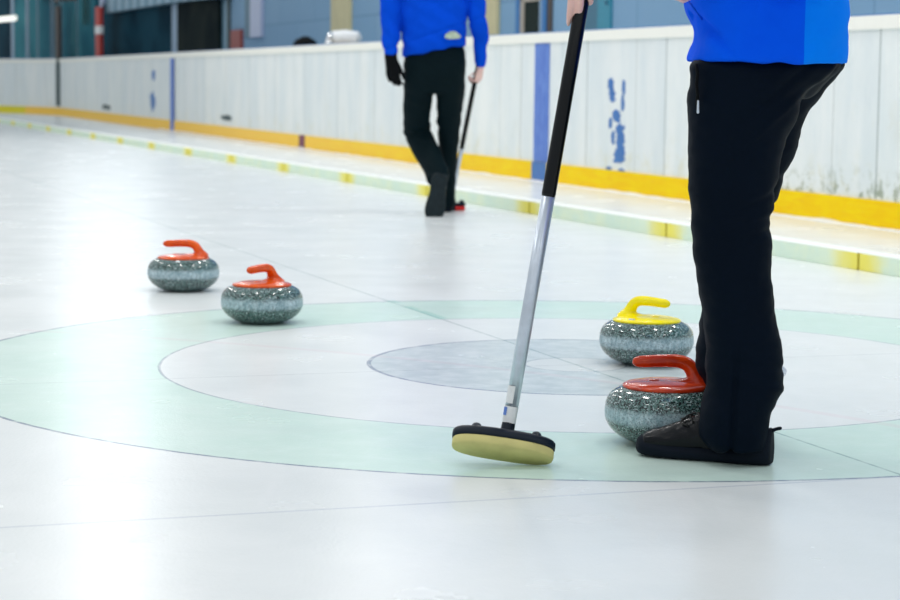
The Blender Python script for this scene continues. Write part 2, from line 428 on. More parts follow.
def sphere(bm, c, r, seg=20, axes=None):
    res = bmesh.ops.create_uvsphere(bm, u_segments=seg, v_segments=max(8, seg//2), radius=1)
    r = r if isinstance(r, (list, tuple)) else (r, r, r)
    ax = axes or (Vector((1, 0, 0)), Vector((0, 1, 0)), Vector((0, 0, 1)))
    for v in res['verts']:
        q = v.co.copy(); v.co = Vector(c) + ax[0]*q.x*r[0] + ax[1]*q.y*r[1] + ax[2]*q.z*r[2]
    return bm
def fuse(name, bm, mat, parent, voxel=.006, smooth=4, fold=None, label=None):
    """union of all overlapping closed pieces into one continuous surface"""
    bmesh.ops.recalc_face_normals(bm, faces=bm.faces)
    me = bpy.data.meshes.new('tmp'); bm.to_mesh(me); bm.free()
    o = bpy.data.objects.new('tmp', me); C.objects.link(o)
    r = o.modifiers.new('r', 'REMESH'); r.mode = 'VOXEL'; r.voxel_size = voxel; r.adaptivity = 0
    s = o.modifiers.new('s', 'SMOOTH'); s.factor = .5; s.iterations = smooth
    dg = bpy.context.evaluated_depsgraph_get()
    me2 = bpy.data.meshes.new_from_object(o.evaluated_get(dg)); me2.name = name
    bpy.data.objects.remove(o); bpy.data.meshes.remove(me)
    if fold:
        nrm = [v.normal.copy() for v in me2.vertices]
        for v, n_ in zip(me2.vertices, nrm):
            v.co += n_*fold(v.co)
        me2.update()
    me2.materials.clear()
    r_ = link_mesh(name, me2, mat, parent)
    if label: r_['label'] = label
    return r_

# ------------------------------------------------------------ floor
bm = BM(); N = 90
vs = [[bm.verts.new((-HC.x-45+i*1.0, -HC.y-6+j*1.0, 0)) for i in range(91)] for j in range(86)]
for j in range(85):
    for i in range(90): bm.faces.new((vs[j][i], vs[j][i+1], vs[j+1][i+1], vs[j+1][i]))
fl = struct(obj('floor', bm, M['ice'], smooth=False)); fl.location = HC

# ------------------------------------------------------------ rink boards
WX = 3.97
path = [(WX, -9.0)] + [(WX, s_) for s_ in (-4, 0, 4, 8, 12, 16, 20, 24, 28, 32, 36, 40)]
cx, cy, cr = WX-8.0, 40.6, 8.0
for k in range(0, 19): a = math.radians(k*5); path.append((cx+cr*math.cos(a), cy+cr*math.sin(a)+.0))
path.append((cx-18, cy+cr))
def extrude_path(bm, x_in, x_out, z0, z1, s0=None, s1=None, ragged=0, step=None):
    """solid strip along the board line, offsets measured towards the ice (negative) and away from it"""
    pts = [Vector((p[0], p[1])) for p in path]; u = 0; us = [-9.0]
    for a, b in zip(pts, pts[1:]): us.append(us[-1]+(b-a).length)
    def P(uu):
        for i in range(len(pts)-1):
            if uu <= us[i+1] or i == len(pts)-2:
                t = (uu-us[i])/(us[i+1]-us[i]); p = pts[i].lerp(pts[i+1], t)
                d0 = (pts[i+1]-pts[i]).normalized(); return p, Vector((d0.y, -d0.x))
    s0 = us[0] if s0 is None else s0; s1 = us[-1] if s1 is None else s1
    ks = sorted(set([s0, s1] + [x for x in us if s0 < x < s1] + ([s0+i*step for i in range(int((s1-s0)/step))] if step else [])))
    uvl = bm.loops.layers.uv.verify(); prev = None
    for uu in ks:
        p, nr = P(uu); ring = []
        for (o_, z_) in ((x_in, z0), (x_in, z1), (x_out, z1), (x_out, z0)):
            zz = z_
            if ragged and z_ == z0: zz = z_ + ragged*noise.noise((uu*3, 0, 0))
            q = p + nr*o_; ring.append(bm.verts.new(sh(q.x, q.y, zz)))
        if prev:
            for i in range(4):
                f = bm.faces.new((prev[1][i], prev[1][(i+1) % 4], ring[(i+1) % 4], ring[i]))
                for l in f.loops:
                    l[uvl].uv = ((uu if l.vert in ring else prev[0]), l.vert.co.z + (0 if i != 1 else .05))
        else: bm.faces.new(ring[::-1])
        prev = (uu, ring)
    bm.faces.new(prev[1]); return bm
bm = BM(); extrude_path(bm, 0, .12, 0, 1.17); wall_r = struct(obj('wall_right', bm, M['board'], smooth=False))
bm = BM(); extrude_path(bm, -.02, .16, 1.17, 1.25); struct(obj('trim_1', bm, M['cap'], smooth=False))
bm = BM(); extrude_path(bm, -.016, .0, .0, .165, ragged=0); struct(obj('trim_2', bm, M['yellow'], smooth=False))
bm = BM(); extrude_path(bm, .05, .09, 1.25, 1.262); struct(obj('trim_3', bm, M['sill'], smooth=False))  # thin blue strip for the blue edge line above the cap
# snow scraped against the kickplate: low ragged ridge
bm = BM(); rings = []
for i in range(260):
    s_ = -2 + i*.12; wv = .05+.05*abs(noise.noise((s_*1.7, 3, 0)))+.02*noise.noise((s_*6, 0, 0)); hh = .010+.022*abs(noise.noise((s_*2.3, 0, 5)))
    rings.append([sh(WX-.016, s_, -.01), sh(WX-.016, s_, hh), sh(WX-.016-wv*.5, s_, hh*.6), sh(WX-.016-wv, s_, -.01)])
skinrings(bm, rings); tag(obj('snow_ridge', bm, M['snow']), 'ragged white snow ridge scraped up against the foot of the yellow kickplate', 'snow', kind='stuff')

def board_u(px, py=150):
    """where a pixel's column meets the face of the straight boards"""
    d = ray(px, py); k = (WX - (CAM-HC).dot(T))/d.dot(T); p = CAM + d*k - HC
    return p.dot(S)
def stripe(px0, px1, z0, z1, mat, name, label=None, out=.018, th=.004):
    a, b = board_u(px1), board_u(px0)
    bm = BM(); box(bm, sh(WX-out, (a+b)/2, (z0+z1)/2), (th, abs(b-a), z1-z0), SAX)
    o = obj(name, bm, mat, wall_r, smooth=False)
    if label: o['label'] = label
    return o
stripe(534, 548.5, .166, 1.165, M['blue'], 'painted_stripe', 'wide blue painted stripe on the boards', .004)
stripe(534, 548.5, .0, .166, M['sill'], 'painted_stripe', 'deep blue stripe foot over the yellow kickplate', .019)
stripe(171.5, 175, .0, 1.165, M['blue'], 'painted_stripe', 'narrow distant blue stripe', .019)
stripe(300.5, 306, .0, .166, M['rust'], 'kickplate_mark', 'purple brown mark on the yellow kickplate', .019)
bm = BM(); box(bm, sh(WX-.06, 41.6, .74), (.08, .34, 1.06), SAX)
o = obj('gate_post', bm, M['darkpost'], wall_r, smooth=False); o['label'] = 'dark gap post between distant board panels'
# remains of blue paint: irregular flakes
def flakes(spots, seed):
    rnd = random.Random(seed); bm = BM()
    for (px, py, w_, h_) in spots:
        s_ = board_u(px, py); d = ray(px, py); k = (WX-(CAM-HC).dot(T))/d.dot(T); z = (CAM+d*k).z
        for rep in range(3):
            cs = s_ + rnd.uniform(-.3, .3)*w_; cz = z + rnd.uniform(-.3, .3)*h_
            ring = []
            for i in range(14):
                a = i/14*2*math.pi; rr = rnd.uniform(.45, 1)
                ring.append((cs + math.cos(a)*w_*1.3*rr, cz + math.sin(a)*h_*.5*rr))
            top = [bm.verts.new(sh(WX-.0035-rep*.0006, a, b)) for a, b in ring]
            bot = [bm.verts.new(sh(WX+.002, a, b)) for a, b in ring]
            bm.faces.new(top); bm.faces.new(bot[::-1])
            for i in range(14): bm.faces.new((top[i], top[(i+1) % 14], bot[(i+1) % 14], bot[i]))
    return bm
o = obj('paint_flakes', flakes([(611, 87, .05, .12), (612.5, 96, .05, .08), (624, 87, .03, .09), (623, 100, .03, .14), (617, 116, .07, .10), (620, 128, .08, .10), (621, 142, .08, .14), (620, 155, .10, .12), (613, 140, .03, .12), (609, 169, .05, .04), (621, 170, .06, .04), (611, 123, .03, .07)], 3), M['sill'], wall_r, smooth=False)
o['label'] = 'ragged remains of a worn blue painted line'
o = obj('paint_flakes', flakes([(153.5, 76, .15, .14), (152.5, 104, .22, .35)], 5), M['sill'], wall_r, smooth=False)
o['label'] = 'small distant blue paint remains'
o = obj('scuff_mark', flakes([(226, 118, .35, .07), (106, 107, .5, .10)], 8), M['darkpost'], wall_r, smooth=False)
o['label'] = 'grey scuff marks low on the boards'

# ------------------------------------------------------------ foam blocks dividing the ice
L = 2.05
fd = (sh(2.02, 23.2) - sh(2.44, 2.74)).normalized(); fn = Vector((fd.y, -fd.x, 0)); frz = math.atan2(fd.y, fd.x)-math.pi/2
bm = BM(); box(bm, (0, 0, .040), (.13, L-.006, .080), bevel=.002)
fo = obj('foam_block', bm, M['foam'], smooth=False); fo.rotation_euler.z = frz
lbl = ['nearest pale green foam block, running off the right edge', 'pale green foam block behind the large trouser leg and right of it',
       'pale green foam block between the broom shaft and the trouser leg', 'foam block left of the broom shaft, beside the small red broom head',
       'foam block behind the striding shoe of the distant player', 'foam block just left of the distant player, yellow at both ends']
seg = [(-1.46, -.42)]
for i in range(18):
    s0 = 2.74 - L*1 + (i-1)*L + L/2
    x0 = 2.445 - .0225*(s0-2.74)
    o = fo if i == 0 else fo.copy()
    if i: C.objects.link(o)
    o.location = sh(x0+.065, s0)
    names = {0: 'pale green foam divider block hidden past the right edge of the photo',
             1: 'nearest pale green foam divider block, cut by the right edge',
             2: 'foam divider block partly behind the large black trouser leg',
             3: 'foam divider block crossed by the black and silver broom shaft',
             4: 'foam divider block beside the small red broom head of the distant player',
             5: 'foam divider block behind and left of the distant player, yellow at its ends'}
    if i in names: tag(o, names[i], 'foam block', 'foam blocks dividing the ice')
    else:
        ordn = ['second', 'third', 'fourth', 'fifth', 'sixth', 'seventh', 'eighth', 'ninth', 'tenth', 'eleventh', 'twelfth', 'thirteenth'][i-6]
        tag(o, f'{ordn} foam divider block to the left of the distant player', 'foam block', 'foam blocks dividing the ice')

# ------------------------------------------------------------ hall behind the boards
HX = 6.1
def hall_pt(px, X=HX):
    d = ray(px, 40); k = (X-(CAM-HC).dot(T))/d.dot(T); return (CAM + d*k - HC).dot(S)
def hallz(px, py, X=HX):
    d = ray(px, py); k = (X-(CAM-HC).dot(T))/d.dot(T); return (CAM + d*k).z
def quadwall(name, p0, p1, z0, z1, th, mat):
    bm = BM(); uvl = bm.loops.layers.uv.verify()
    d = (p1-p0); ln = d.length; d = d.normalized(); n_ = Vector((d.y, -d.x, 0))
    if n_.dot(CAM-p0) > 0: n_ = -n_
    box(bm, (p0+p1)/2+n_*th/2+Vector((0, 0, (z0+z1)/2)), (ln, th, z1-z0), (d, n_, Vector((0, 0, 1))))
    for f in bm.faces:
        for l in f.loops: l[uvl].uv = ((l.vert.co-p0).dot(d), l.vert.co.z-.55)
    return struct(obj(name, bm, mat, smooth=False))
sA = hall_pt(231)
quadwall('wall_back', sh(HX, -10), sh(HX, sA), 0, 7, .25, M['hall'])
# second stretch: glazed front turning across the end of the hall
pB0 = sh(HX, sA); d = ray(-60, 60); pB1 = CAM + d*(64/d.y); pB1.z = 0; pB0.z = 0
bd = (pB1-pB0).normalized(); bn = Vector((bd.y, -bd.x, 0))
if bn.dot(CAM-pB0) < 0: bn = -bn               # towards the rink
quadwall('wall_end', pB0, pB1+bd*8, 0, 7, .25, M['corr'])
def endp(px, py=40, off=0.0):
    d = ray(px, py); o_ = pB0+bn*off; k = (o_-CAM).dot(bn)/d.dot(bn); return CAM+d*k
def abox(name, px0, px1, py0, py1, out, mat, plane='A', parent=None, z0=None, bevel=0, back=0.0):
    """box standing against the hall wall spanning the given columns; py0 top, py1 bottom"""
    if plane == 'A':
        X = HX-back; a, b = hall_pt(px1, X), hall_pt(px0, X); zt = hallz((px0+px1)/2, py0, X); zb = hallz((px0+px1)/2, py1, X) if z0 is None else z0
        c = sh(X-out/2, (a+b)/2, (zt+zb)/2); size = (out, abs(b-a), zt-zb); ax = SAX
    else:
        p, q = endp(px0, 40, back), endp(px1, 40, back); zt = endp((px0+px1)/2, py0, back).z; zb = endp((px0+px1)/2, py1, back).z if z0 is None else z0
        out = min(out, .08); c = (p+q)/2; c.z = (zt+zb)/2; c += bn*out/2; q.z = p.z = 0; size = (out, (p-q).length, zt-zb); ax = (bn, bd, Vector((0, 0, 1)))
    bm = BM(); box(bm, c, size, ax, bevel)
    return obj(name, bm, mat, parent, smooth=False)
TOP = -110   # above the frame
# columns and door on the near stretch
for i, (a, b) in enumerate(((333, 352), (485, 499.5))):
    struct(abox('trim_%d' % (4+i), a, b, TOP, 0, .04, M['ycol'], z0=0))
d1 = struct(abox('door_1', 523, 543, 1, 0, .01, M['bglass'], z0=0))
for a, b, mt, nm in ((517.5, 521, M['blueframe'], 'door_frame'), (521, 525, M['tan'], 'door_jamb'), (540.5, 543.5, M['paleframe'], 'door_jamb'), (543.5, 548, M['blueframe'], 'door_frame'), (548, 552.5, M['brown'], 'door_post')):
    abox(nm, a, b, TOP if mt != M['tan'] else -3, 0, .02 if mt != M['blueframe'] else .03, mt, parent=d1, z0=0)
abox('transom', 521, 543, -8, 1.5, .02, M['tan'], parent=d1)
d2 = struct(abox('door_2', 599, 612, TOP, 0, .025, M['teal'], z0=0))
abox('door_panel', 583, 599, TOP, 0, .015, M['teald'], parent=d2, z0=0)
abox('door_handle', 608, 609.5, 1, 4.5, .05, M['teald'], parent=d2)
lv = tag(abox('louvre', 253, 264, TOP, 37, .06, M['lilac']), 'pale lilac upright louvre panel on the grey blue wall', 'louvre')
abox('backing_strip', 246.5, 253, TOP, 37.5, .03, M['teald'], parent=lv)
tag(abox('hydrant_cabinet', 233.5, 243.5, 30, 46, .06, M['redbox'], z0=1.0), 'small red-brown cabinet on the grey blue wall by the window end', 'cabinet')
struct(abox('trim_6', 226.5, 231, TOP, 0, .03, M['darkpost'], z0=0)); struct(abox('trim_7', 222, 226.5, TOP, 0, .05, M['paleframe'], z0=0))
# glazing across the end
def win(n, a, b, top, mat, frame=True):
    o = struct(abox('window_%d' % n, a, b, top, 0, .08, mat, 'B', z0=.3)); return o
w1 = win(1, 181, 222, -16, M['bglass']); abox('window_frame', 175.5, 181, -60, 0, .2, M['paleframe'], 'B', w1, z0=0)
w2 = win(2, 106, 175.5, 0, M['dglass'])
# sloping lintel over the dark window
w3 = win(3, 62, 99, -60, M['tglass'])
for x in (64.5, 71.5, 80.5): abox('mullion', x-1, x+1, -60, 0, .15, M['paleframe'], 'B', w3, z0=0)
abox('green_panel', 86, 94, -10, 25, .12, M['green'], 'B', w3)
abox('window_frame', 103.6, 106.3, -60, 0, .2, M['lilac'], 'B', w3, z0=0)
w4 = win(4, 17, 58, -60, M['tglass'])
for x, h_ in ((15.8, 1.6), (30.5, 1.6), (41, 1.1), (55, 1.5)): abox('mullion', x-h_, x+h_, -60, 0, .15, M['paleframe'], 'B', w4, z0=0)
w5 = win(5, -30, 14, -60, M['dglass'])
abox('sign_box', 45, 81, -30, 2.5, .8, M['brown'], 'B', w3)
tag(abox('bright_strip', -14, 17, 17, 22, .12, M['tube'], 'B', back=.3), 'glowing white strip for the bright streak at the dark window, top left corner', 'glow')  # emissive strip put in for the bright streak on the dark glass
tag(abox('brown_post', 58.3, 61.6, 6, 0, .22, M['brown'], 'B', z0=0, back=.4), 'thin dark brown post standing above the dark board gap', 'post')
rp = tag(abox('red_post', 98.8, 103.2, 7, 0, .25, M['redp'], 'B', z0=0, back=.4), 'red post with a white band in front of the glazing', 'post')
abox('white_band', 98.5, 103.5, 26, 34, .08, M['white'], 'B', rp, back=.45)
# wedge of cladding that lowers the window head towards the left
bm = BM(); pts = [(106.3, 13), (175, 2), (222, -3), (222, -60), (106.3, -60)]
fr = [endp(x, y, .25) for x, y in pts]; bk = [p-bn*.2 for p in fr]
uvl = bm.loops.layers.uv.verify()
a_ = [bm.verts.new(p) for p in fr]; b_ = [bm.verts.new(p) for p in bk]
bm.faces.new(a_); bm.faces.new(b_[::-1])
for i in range(5): bm.faces.new((a_[i], a_[(i+1) % 5], b_[(i+1) % 5], b_[i]))
for f in bm.faces:
    for l in f.loops: l[uvl].uv = ((l.vert.co-pB0).dot(bd), l.vert.co.z)
struct(obj('trim_8', bm, M['corr'], smooth=False))

# shelf behind the boards carrying two bags
s0, s1 = hall_pt(362, 4.5), hall_pt(290, 4.5)
sr = empty('storage_shelf', sh(4.5, (s0+s1)/2), SHROT)
tag(sr, 'plywood shelf behind the boards, under the black bag and the white bag', 'shelf')
bm = BM(); box(bm, (0, 0, 1.14), (.55, abs(s1-s0), .04), bevel=.005); obj('shelf_board', bm, M['shelf'], sr, smooth=False)
for sx in (-.24, .24):
    for sy in (-1, 1):
        bm = BM(); box(bm, (sx, sy*(abs(s1-s0)/2-.06), .56), (.05, .05, 1.12)); obj('leg', bm, M['shelf'], sr, smooth=False)
def rest(px0, px1, pytop, X=4.5):
    a, b = hall_pt(px1, X), hall_pt(px0, X); p = sh(X, (a+b)/2, 1.16); return p, (px1-px0)*p.y/FPX, hallz((px0+px1)/2, pytop, X)-1.16
c, wd, ht = rest(293, 318, 37)
bg_ = empty('sports_bag', c, math.pi/2); tag(bg_, 'rounded black bag whose top peeks over the boards left of the white bag', 'bag')
bm = BM(); sphere(bm, (0, 0, ht*.54), (.16, wd/2, ht*.46), 24); sphere(bm, (0, wd*.12, ht*.46), (.17, wd*.38, ht*.38), 24)
fuse('bag_body', bm, M['black'], bg_, .015, 3)
bm = BM(); tube(bm, [(0, -wd*.22, ht*.88), (0, -wd*.12, ht*.99), (0, wd*.1, ht*.99), (0, wd*.2, ht*.88)], .012, 8); obj('carry_strap', bm, M['black'], bg_)
c, wd, ht = rest(327, 358, 29.5)
bg_ = empty('white_bag', c, math.pi/2); tag(bg_, 'white bag with a bright silvery end lying on the boards line before the ochre column', 'bag')
bm = BM(); tube(bm, [(0, -wd*.5, ht*.45), (0, -wd*.45, ht*.52), (0, -wd*.1, ht*.62), (0, wd*.25, ht*.60), (0, wd*.34, ht*.45)], [(.08, ht*.28), (.13, ht*.42), (.15, ht*.38), (.14, ht*.36), (.06, ht*.2)], 20)
box(bm, (0, -wd*.05, ht*.25), (.22, wd*.8, ht*.48), bevel=.03)
fuse('bag_body', bm, M['white'], bg_, .015, 3)
bm = BM(); sphere(bm, (-.10, wd*.36, ht*.66), (.07, wd*.13, ht*.24)); sphere(bm, (-.10, wd*.40, ht*.36), (.08, wd*.14, ht*.28))
o = fuse('foil_end', bm, M['silver'], bg_, .012, 2, fold=lambda p: .012*noise.noise(p*25)); o['label'] = 'crumpled silvery end'
bm = BM(); sphere(bm, (-.08, -wd*.45, ht*.55), (.03, wd*.05, ht*.06)); obj('red_tag', bm, M['redbox'], bg_)

# ------------------------------------------------------------ curling stones
def make_stone(loc, rz, mat, label, rad=.14, lab=False):
    root = empty('curling_stone', loc, 0)
    tag(root, label, 'curling stone', 'curling stones on the ice')
    k = rad/.14
    prof = [(0, .0), (.066, .0), (.072, .002), (.094, .008), (.114, .018), (.128, .029), (.1365, .041), (.1395, .052), (.140, .060), (.1395, .070), (.1370, .081), (.130, .092), (.118, .101), (.104, .107), (.09, .109), (0, .109)]
    q = smoothpath(prof[1:-1], 4); q = [(0, 0)]+q+[(0, .109)]
    KZ = 1.18; bm = BM(); lathe(bm, [(a*k, b*k*KZ) for a, b in q], 72); b = obj('granite_body', bm, M['granite'], root)
    b.rotation_euler = (0, 0, rz*1.7)
    UP = .109*k*(KZ-1)+.003
    prof = [(0, .103), (.099, .103), (.1015, .1055), (.101, .109), (.095, .1125), (.075, .1165), (.05, .119), (.02, .120), (0, .120)]
    bm = BM(); lathe(bm, [(a*k, b_*k+UP) for a, b_ in prof], 64)
    hb = obj('handle_base', bm, mat, root)
    # gooseneck: rises by the rim at -x and sweeps forward to +x
    rows = [(-.070, 0, .110, .036, .026), (-.066, 0, .121, .027, .021), (-.060, 0, .136, .0185, .0155), (-.053, 0, .151, .0145, .0145), (-.042, 0, .1645, .0135, .0135),
            (-.022, 0, .1715, .0132, .0130), (.005, 0, .1725, .0132, .0125), (.035, 0, .1710, .0130, .0120), (.062, 0, .1695, .0122, .0115), (.070, 0, .1690, .0105, .010)]
    bm = BM(); limb(bm, [(r[0]*k, 0, (.109+(r[2]-.109)*.86)*k+UP, r[3]*k*1.13, r[4]*k*1.17) for r in rows], 24, 6, up=(0, 0, 1))
    # flare that spreads along the cap
    limb(bm, [(r[0]*k, 0, r[2]*k+UP, r[3]*k, r[4]*k) for r in [(-.092, 0, .108, .013, .006), (-.080, 0, .113, .022, .012), (-.055, 0, .115, .030, .011), (-.02, 0, .115, .024, .008), (.01, 0, .114, .012, .005)]], 20, 4, up=(0, 0, 1))
    h = fuse('handle', bm, mat, root, .0028, 5)
    hb.rotation_euler = (0, 0, rz); h.rotation_euler = (0, 0, rz)
    bm = BM(); sphere(bm, (.03*k, 0, .1195*k+UP), (.013*k, .013*k, .003*k)); obj('bolt_cap', bm, mat, hb)
    if lab:
        bm = BM(); a = math.radians(232); box(bm, (.083*k*math.cos(a), .083*k*math.sin(a), .1155*k+UP), (.020, .007, .0012), (Vector((-math.sin(a), math.cos(a), 0)), Vector((math.cos(a)*.95, math.sin(a)*.95, -.3)), Vector((math.cos(a)*.3, math.sin(a)*.3, .95))))
        o = obj('sticker', bm, M['lilac'], root); o['label'] = 'small pale label'
    return root
def stone_at(pcx, pymid, rad):  # widest ring at height ~.06 seen at pixel row pymid
    p = at(pcx, pymid, .53*rad); return (p.x, p.y, 0)
make_stone(stone_at(667, 410, .144), math.pi, M['red'], 'nearest stone, red handle, partly behind the black shoe', .144)
make_stone(stone_at(646.5, 338.5, .140), math.radians(-40), M['yellowp'], 'curling stone with the bright yellow handle', .140, True)
make_stone(stone_at(262, 301, .138), math.radians(180+58), M['orange'], 'orange handled stone on the green ring, middle of the left pair', .140)
make_stone(stone_at(183.5, 271.8, .138), math.pi, M['orange'], 'farthest stone, orange handle, on white ice left of its neighbour', .140)

# ------------------------------------------------------------ brooms
def frame_from(a, hint):
    a = a.normalized(); u = (hint - a*hint.dot(a)).normalized(); return a, u, a.cross(u)
# near broom: head hovers just over the ice, pad tipped towards the camera
hc = aty(503.5, 443.5, 4.50)
lo = aty(507.5, 431, 4.53); hi = aty(582.5, 0, 4.60); top = lo + (hi-lo)*1.22
br = empty('curling_broom', (hc.x, hc.y, 0)); tag(br, 'large broom with black and silver shaft and olive yellow pad, held upright in front', 'broom')
def brobj(name, bm, mat, smooth=True): return obj(name, bm, mat, br, smooth) if False else _loc(obj(name, bm, mat, None, smooth), br)
def _loc(o, p):
    o.parent = p; o.matrix_parent_inverse = Matrix.Translation(-Vector(p.location)) if p.rotation_euler.z == 0 else p.matrix_world.inverted()
    return o
ax = (lo-hi).normalized()
pl, pr = aty(452, 434, 4.50), aty(555, 449.5, 4.50)
Lh = (pr-pl).length; la = (pr-pl).normalized()
nf = Vector((0, -.66, -.75)); nf = (nf - la*nf.dot(la)).normalized(); wa = la.cross(nf)   # wa: across the pad, up
if wa.z < 0: wa = -wa
def oval(bm, c, Lx, Wy, th, nrm, n=48, puff=0, ex=2.6):
    rings = []
    for (s_, h_) in ((.90, 0), (1, .22), (1, .75), (.93, 1)):
        r_ = []
        for i in range(n):
            a = 2*math.pi*i/n; ca, sa = math.cos(a), math.sin(a)
            x = abs(ca)**(2/ex)*math.copysign(1, ca); y = abs(sa)**(2/ex)*math.copysign(1, sa)
            r_.append(c + la*x*Lx/2*(s_ if s_ == 1 else 1-(1-s_)*Wy/Lx) + wa*y*Wy/2*s_ + nrm*th*h_)
        rings.append(r_)
    return skinrings(bm, rings)
bm = BM(); oval(bm, hc+nf*.002, Lh*.985, .066, .024, nf); brobj('pad', bm, M['pad'])['label'] = 'worn olive yellow fabric pad'
bm = BM(); oval(bm, hc-nf*.018, Lh, .070, .022, nf); brobj('head', bm, M['head'])
for k in (-.28, .30):
    bm = BM(); p = hc-nf*.020+la*Lh*k+wa*.018; limb(bm, [(*(p+nf*.008), .015, .013), (*(p-nf*.001), .012, .010)], 16, up=tuple(wa)); brobj('clip_button', bm, M['head'])
bm = BM(); limb(bm, [(*(hc-nf*.012), .022, .022), (*(hc*.5+lo*.5), .016, .016), (*(lo-ax*.02), .0145, .0145)], 16); brobj('socket', bm, M['head'])
mid = lo+(hi-lo)*((431-196)/431)
bm = BM(); tube(bm, [lo, mid], .0148, 24); brobj('shaft', bm, M['alu'])['label'] = 'brushed silver lower shaft'
bm = BM(); tube(bm, [mid-(hi-lo).normalized()*.0, mid+(hi-lo).normalized()*.006, top-(hi-lo).normalized()*.004, top], [.0148, .0156, .0156, .012], 24); brobj('grip', bm, M['grip'])['label'] = 'black upper shaft'
def wrap(axis0, axis1, t0, t1, a0, a1, r):
    d = axis1-axis0; _, u, v = frame_from(d, Vector((0, -1, 0))); bm = BM(); n = 10; g = []
    for j in (t0, t1):
        p = axis0+d*j; row = []
        for i in range(n+1):
            a = math.radians(a0+(a1-a0)*i/n); row.append(bm.verts.new(p+(u*math.cos(a)+v*math.sin(a))*r))
        g.append(row)
    g2 = [[bm.verts.new(v_.co+(v_.co-(axis0+d*tt)).normalized()*.0006) for v_ in row] for row, tt in zip(g, (t0, t1))]
    for i in range(n):
        bm.faces.new((g2[0][i], g2[0][i+1], g2[1][i+1], g2[1][i])); bm.faces.new((g[0][i+1], g[0][i], g[1][i], g[1][i+1]))
    for (i, j) in ((0, 0), (n, 0)): bm.faces.new((g[0][i], g2[0][i], g2[1][i], g[1][i]))
    return bm
brobj('sticker', wrap(lo, hi, .065, .105, -75, 0, .0151), M['white'])['label'] = 'small white label'
st_ = brobj('sticker', wrap(lo, hi, .020, .058, -80, 60, .0151), M['white']); st_['label'] = 'torn white and blue label'
obj('sticker_print', wrap(lo, hi, .036, .055, -78, -38, .0159), M['blue'], st_)

# ------------------------------------------------------------ hands
def hand(bm, wrist, knuck, pn, side, curls=((25, 35, 25),)*4, thumb=((.5, .5), 20, 20), sc_=1.0, spread=5, wr=(.026, .019)):
    """palm from wrist towards knuckles; pn = palm normal (the way fingers curl); side = towards the thumb"""
    W, K = Vector(wrist), Vector(knuck); d = (K-W).normalized(); pn = Vector(pn); pn = (pn-d*pn.dot(d)).normalized()
    sd = Vector(side); sd = (sd-d*sd.dot(d)-pn*sd.dot(pn)).normalized(); s = sc_
    K = W + d*.092*s
    up = tuple(pn)
    limb(bm, [(*(W-d*.02), *wr), (*(W+d*.01*s), wr[0]*1.02, wr[1]*.95), (*(W+d*.045*s), .037*s, .0165*s), (*(W+d*.078*s), .040*s, .0145*s), (*(W+d*.09*s), .038*s, .012*s)], 20, 3, up=up)
    lens = [(.043, .026, .021), (.048, .030, .022), (.045, .028, .022), (.035, .021, .019)]
    for i in range(4):
        b = K + sd*(.029-.0195*i)*s - d*(.003+.006*(i == 3)+.002*(i == 0))*s
        ang = 0; p = b - d*.02*s; pts = [(*p, .0092*s, .0092*s), (*b, .0092*s, .0092*s)]; p = b
        fdirr = (d + sd*math.tan(math.radians(spread*(1.5-i)*.6))).normalized()
        for j in range(3):
            ang += math.radians(curls[i % len(curls)][j]); dv = fdirr*math.cos(ang)+pn*math.sin(ang)
            p = p + dv*lens[i][j]*s; r = (.0085, .0078, .0066)[j]*s
            pts.append((*(p-dv*lens[i][j]*s*.5), r*1.02, r)); pts.append((*p, r, r))
        limb(bm, pts, 12, 2, up=tuple(sd))
    tb = W + d*.026*s + sd*.024*s + pn*.006*s
    a1, a2, a3 = thumb[0][0], thumb[0][1], thumb[1]
    dv = (d*math.cos(a1)+sd*math.sin(a1)*(1-a2*.6)+pn*a2*.9).normalized()
    p1 = tb+dv*.042*s; dv2 = (dv+pn*math.sin(math.radians(a3))+d*.25-sd*.15).normalized(); p2 = p1+dv2*.032*s
    dv3 = (dv2+pn*.35+d*.1-sd*.25).normalized(); p3 = p2+dv3*.026*s
    limb(bm, [(*(tb-dv*.012), .013*s, .013*s), (*tb, .0145*s, .0135*s), (*p1, .0105*s, .0105*s), (*p2, .0098*s, .0095*s), (*p3, .0078*s, .0072*s)], 12, 3, up=tuple(sd))

def head_geo(bm, c, fwd, s=1.0):
    """head centred at c looking along fwd"""
    f = Vector(fwd).normalized(); u = Vector((0, 0, 1)); u = (u-f*u.dot(f)).normalized(); r = f.cross(u); ax = (r, f, u); c = Vector(c)
    sphere(bm, c+u*.030-f*.012, (.074, .094, .086), 28, ax)
    sphere(bm, c-u*.035+f*.022, (.056, .066, .078), 24, ax)
    sphere(bm, c-u*.095+f*.058, (.026, .022, .018), 16, ax)
    limb(bm, [(*(c+f*.082+u*.012), .007, .008), (*(c+f*.096-u*.012), .010, .011), (*(c+f*.102-u*.028), .015, .010)], 12, 2)
    sphere(bm, c+f*.078-u*.058, (.024, .012, .006), 14, ax); sphere(bm, c+f*.076-u*.068, (.021, .012, .007), 14, ax)
    sphere(bm, c+f*.078+u*.028, (.050, .012, .009), 14, ax)
    for q in (-1, 1):
        sphere(bm, c+r*.076*q-f*.008-u*.008, (.010, .018, .030), 14, ax)
        sphere(bm, c+r*.040*q+f*.055-u*.025, (.022, .025, .022), 14, ax)
    return ax
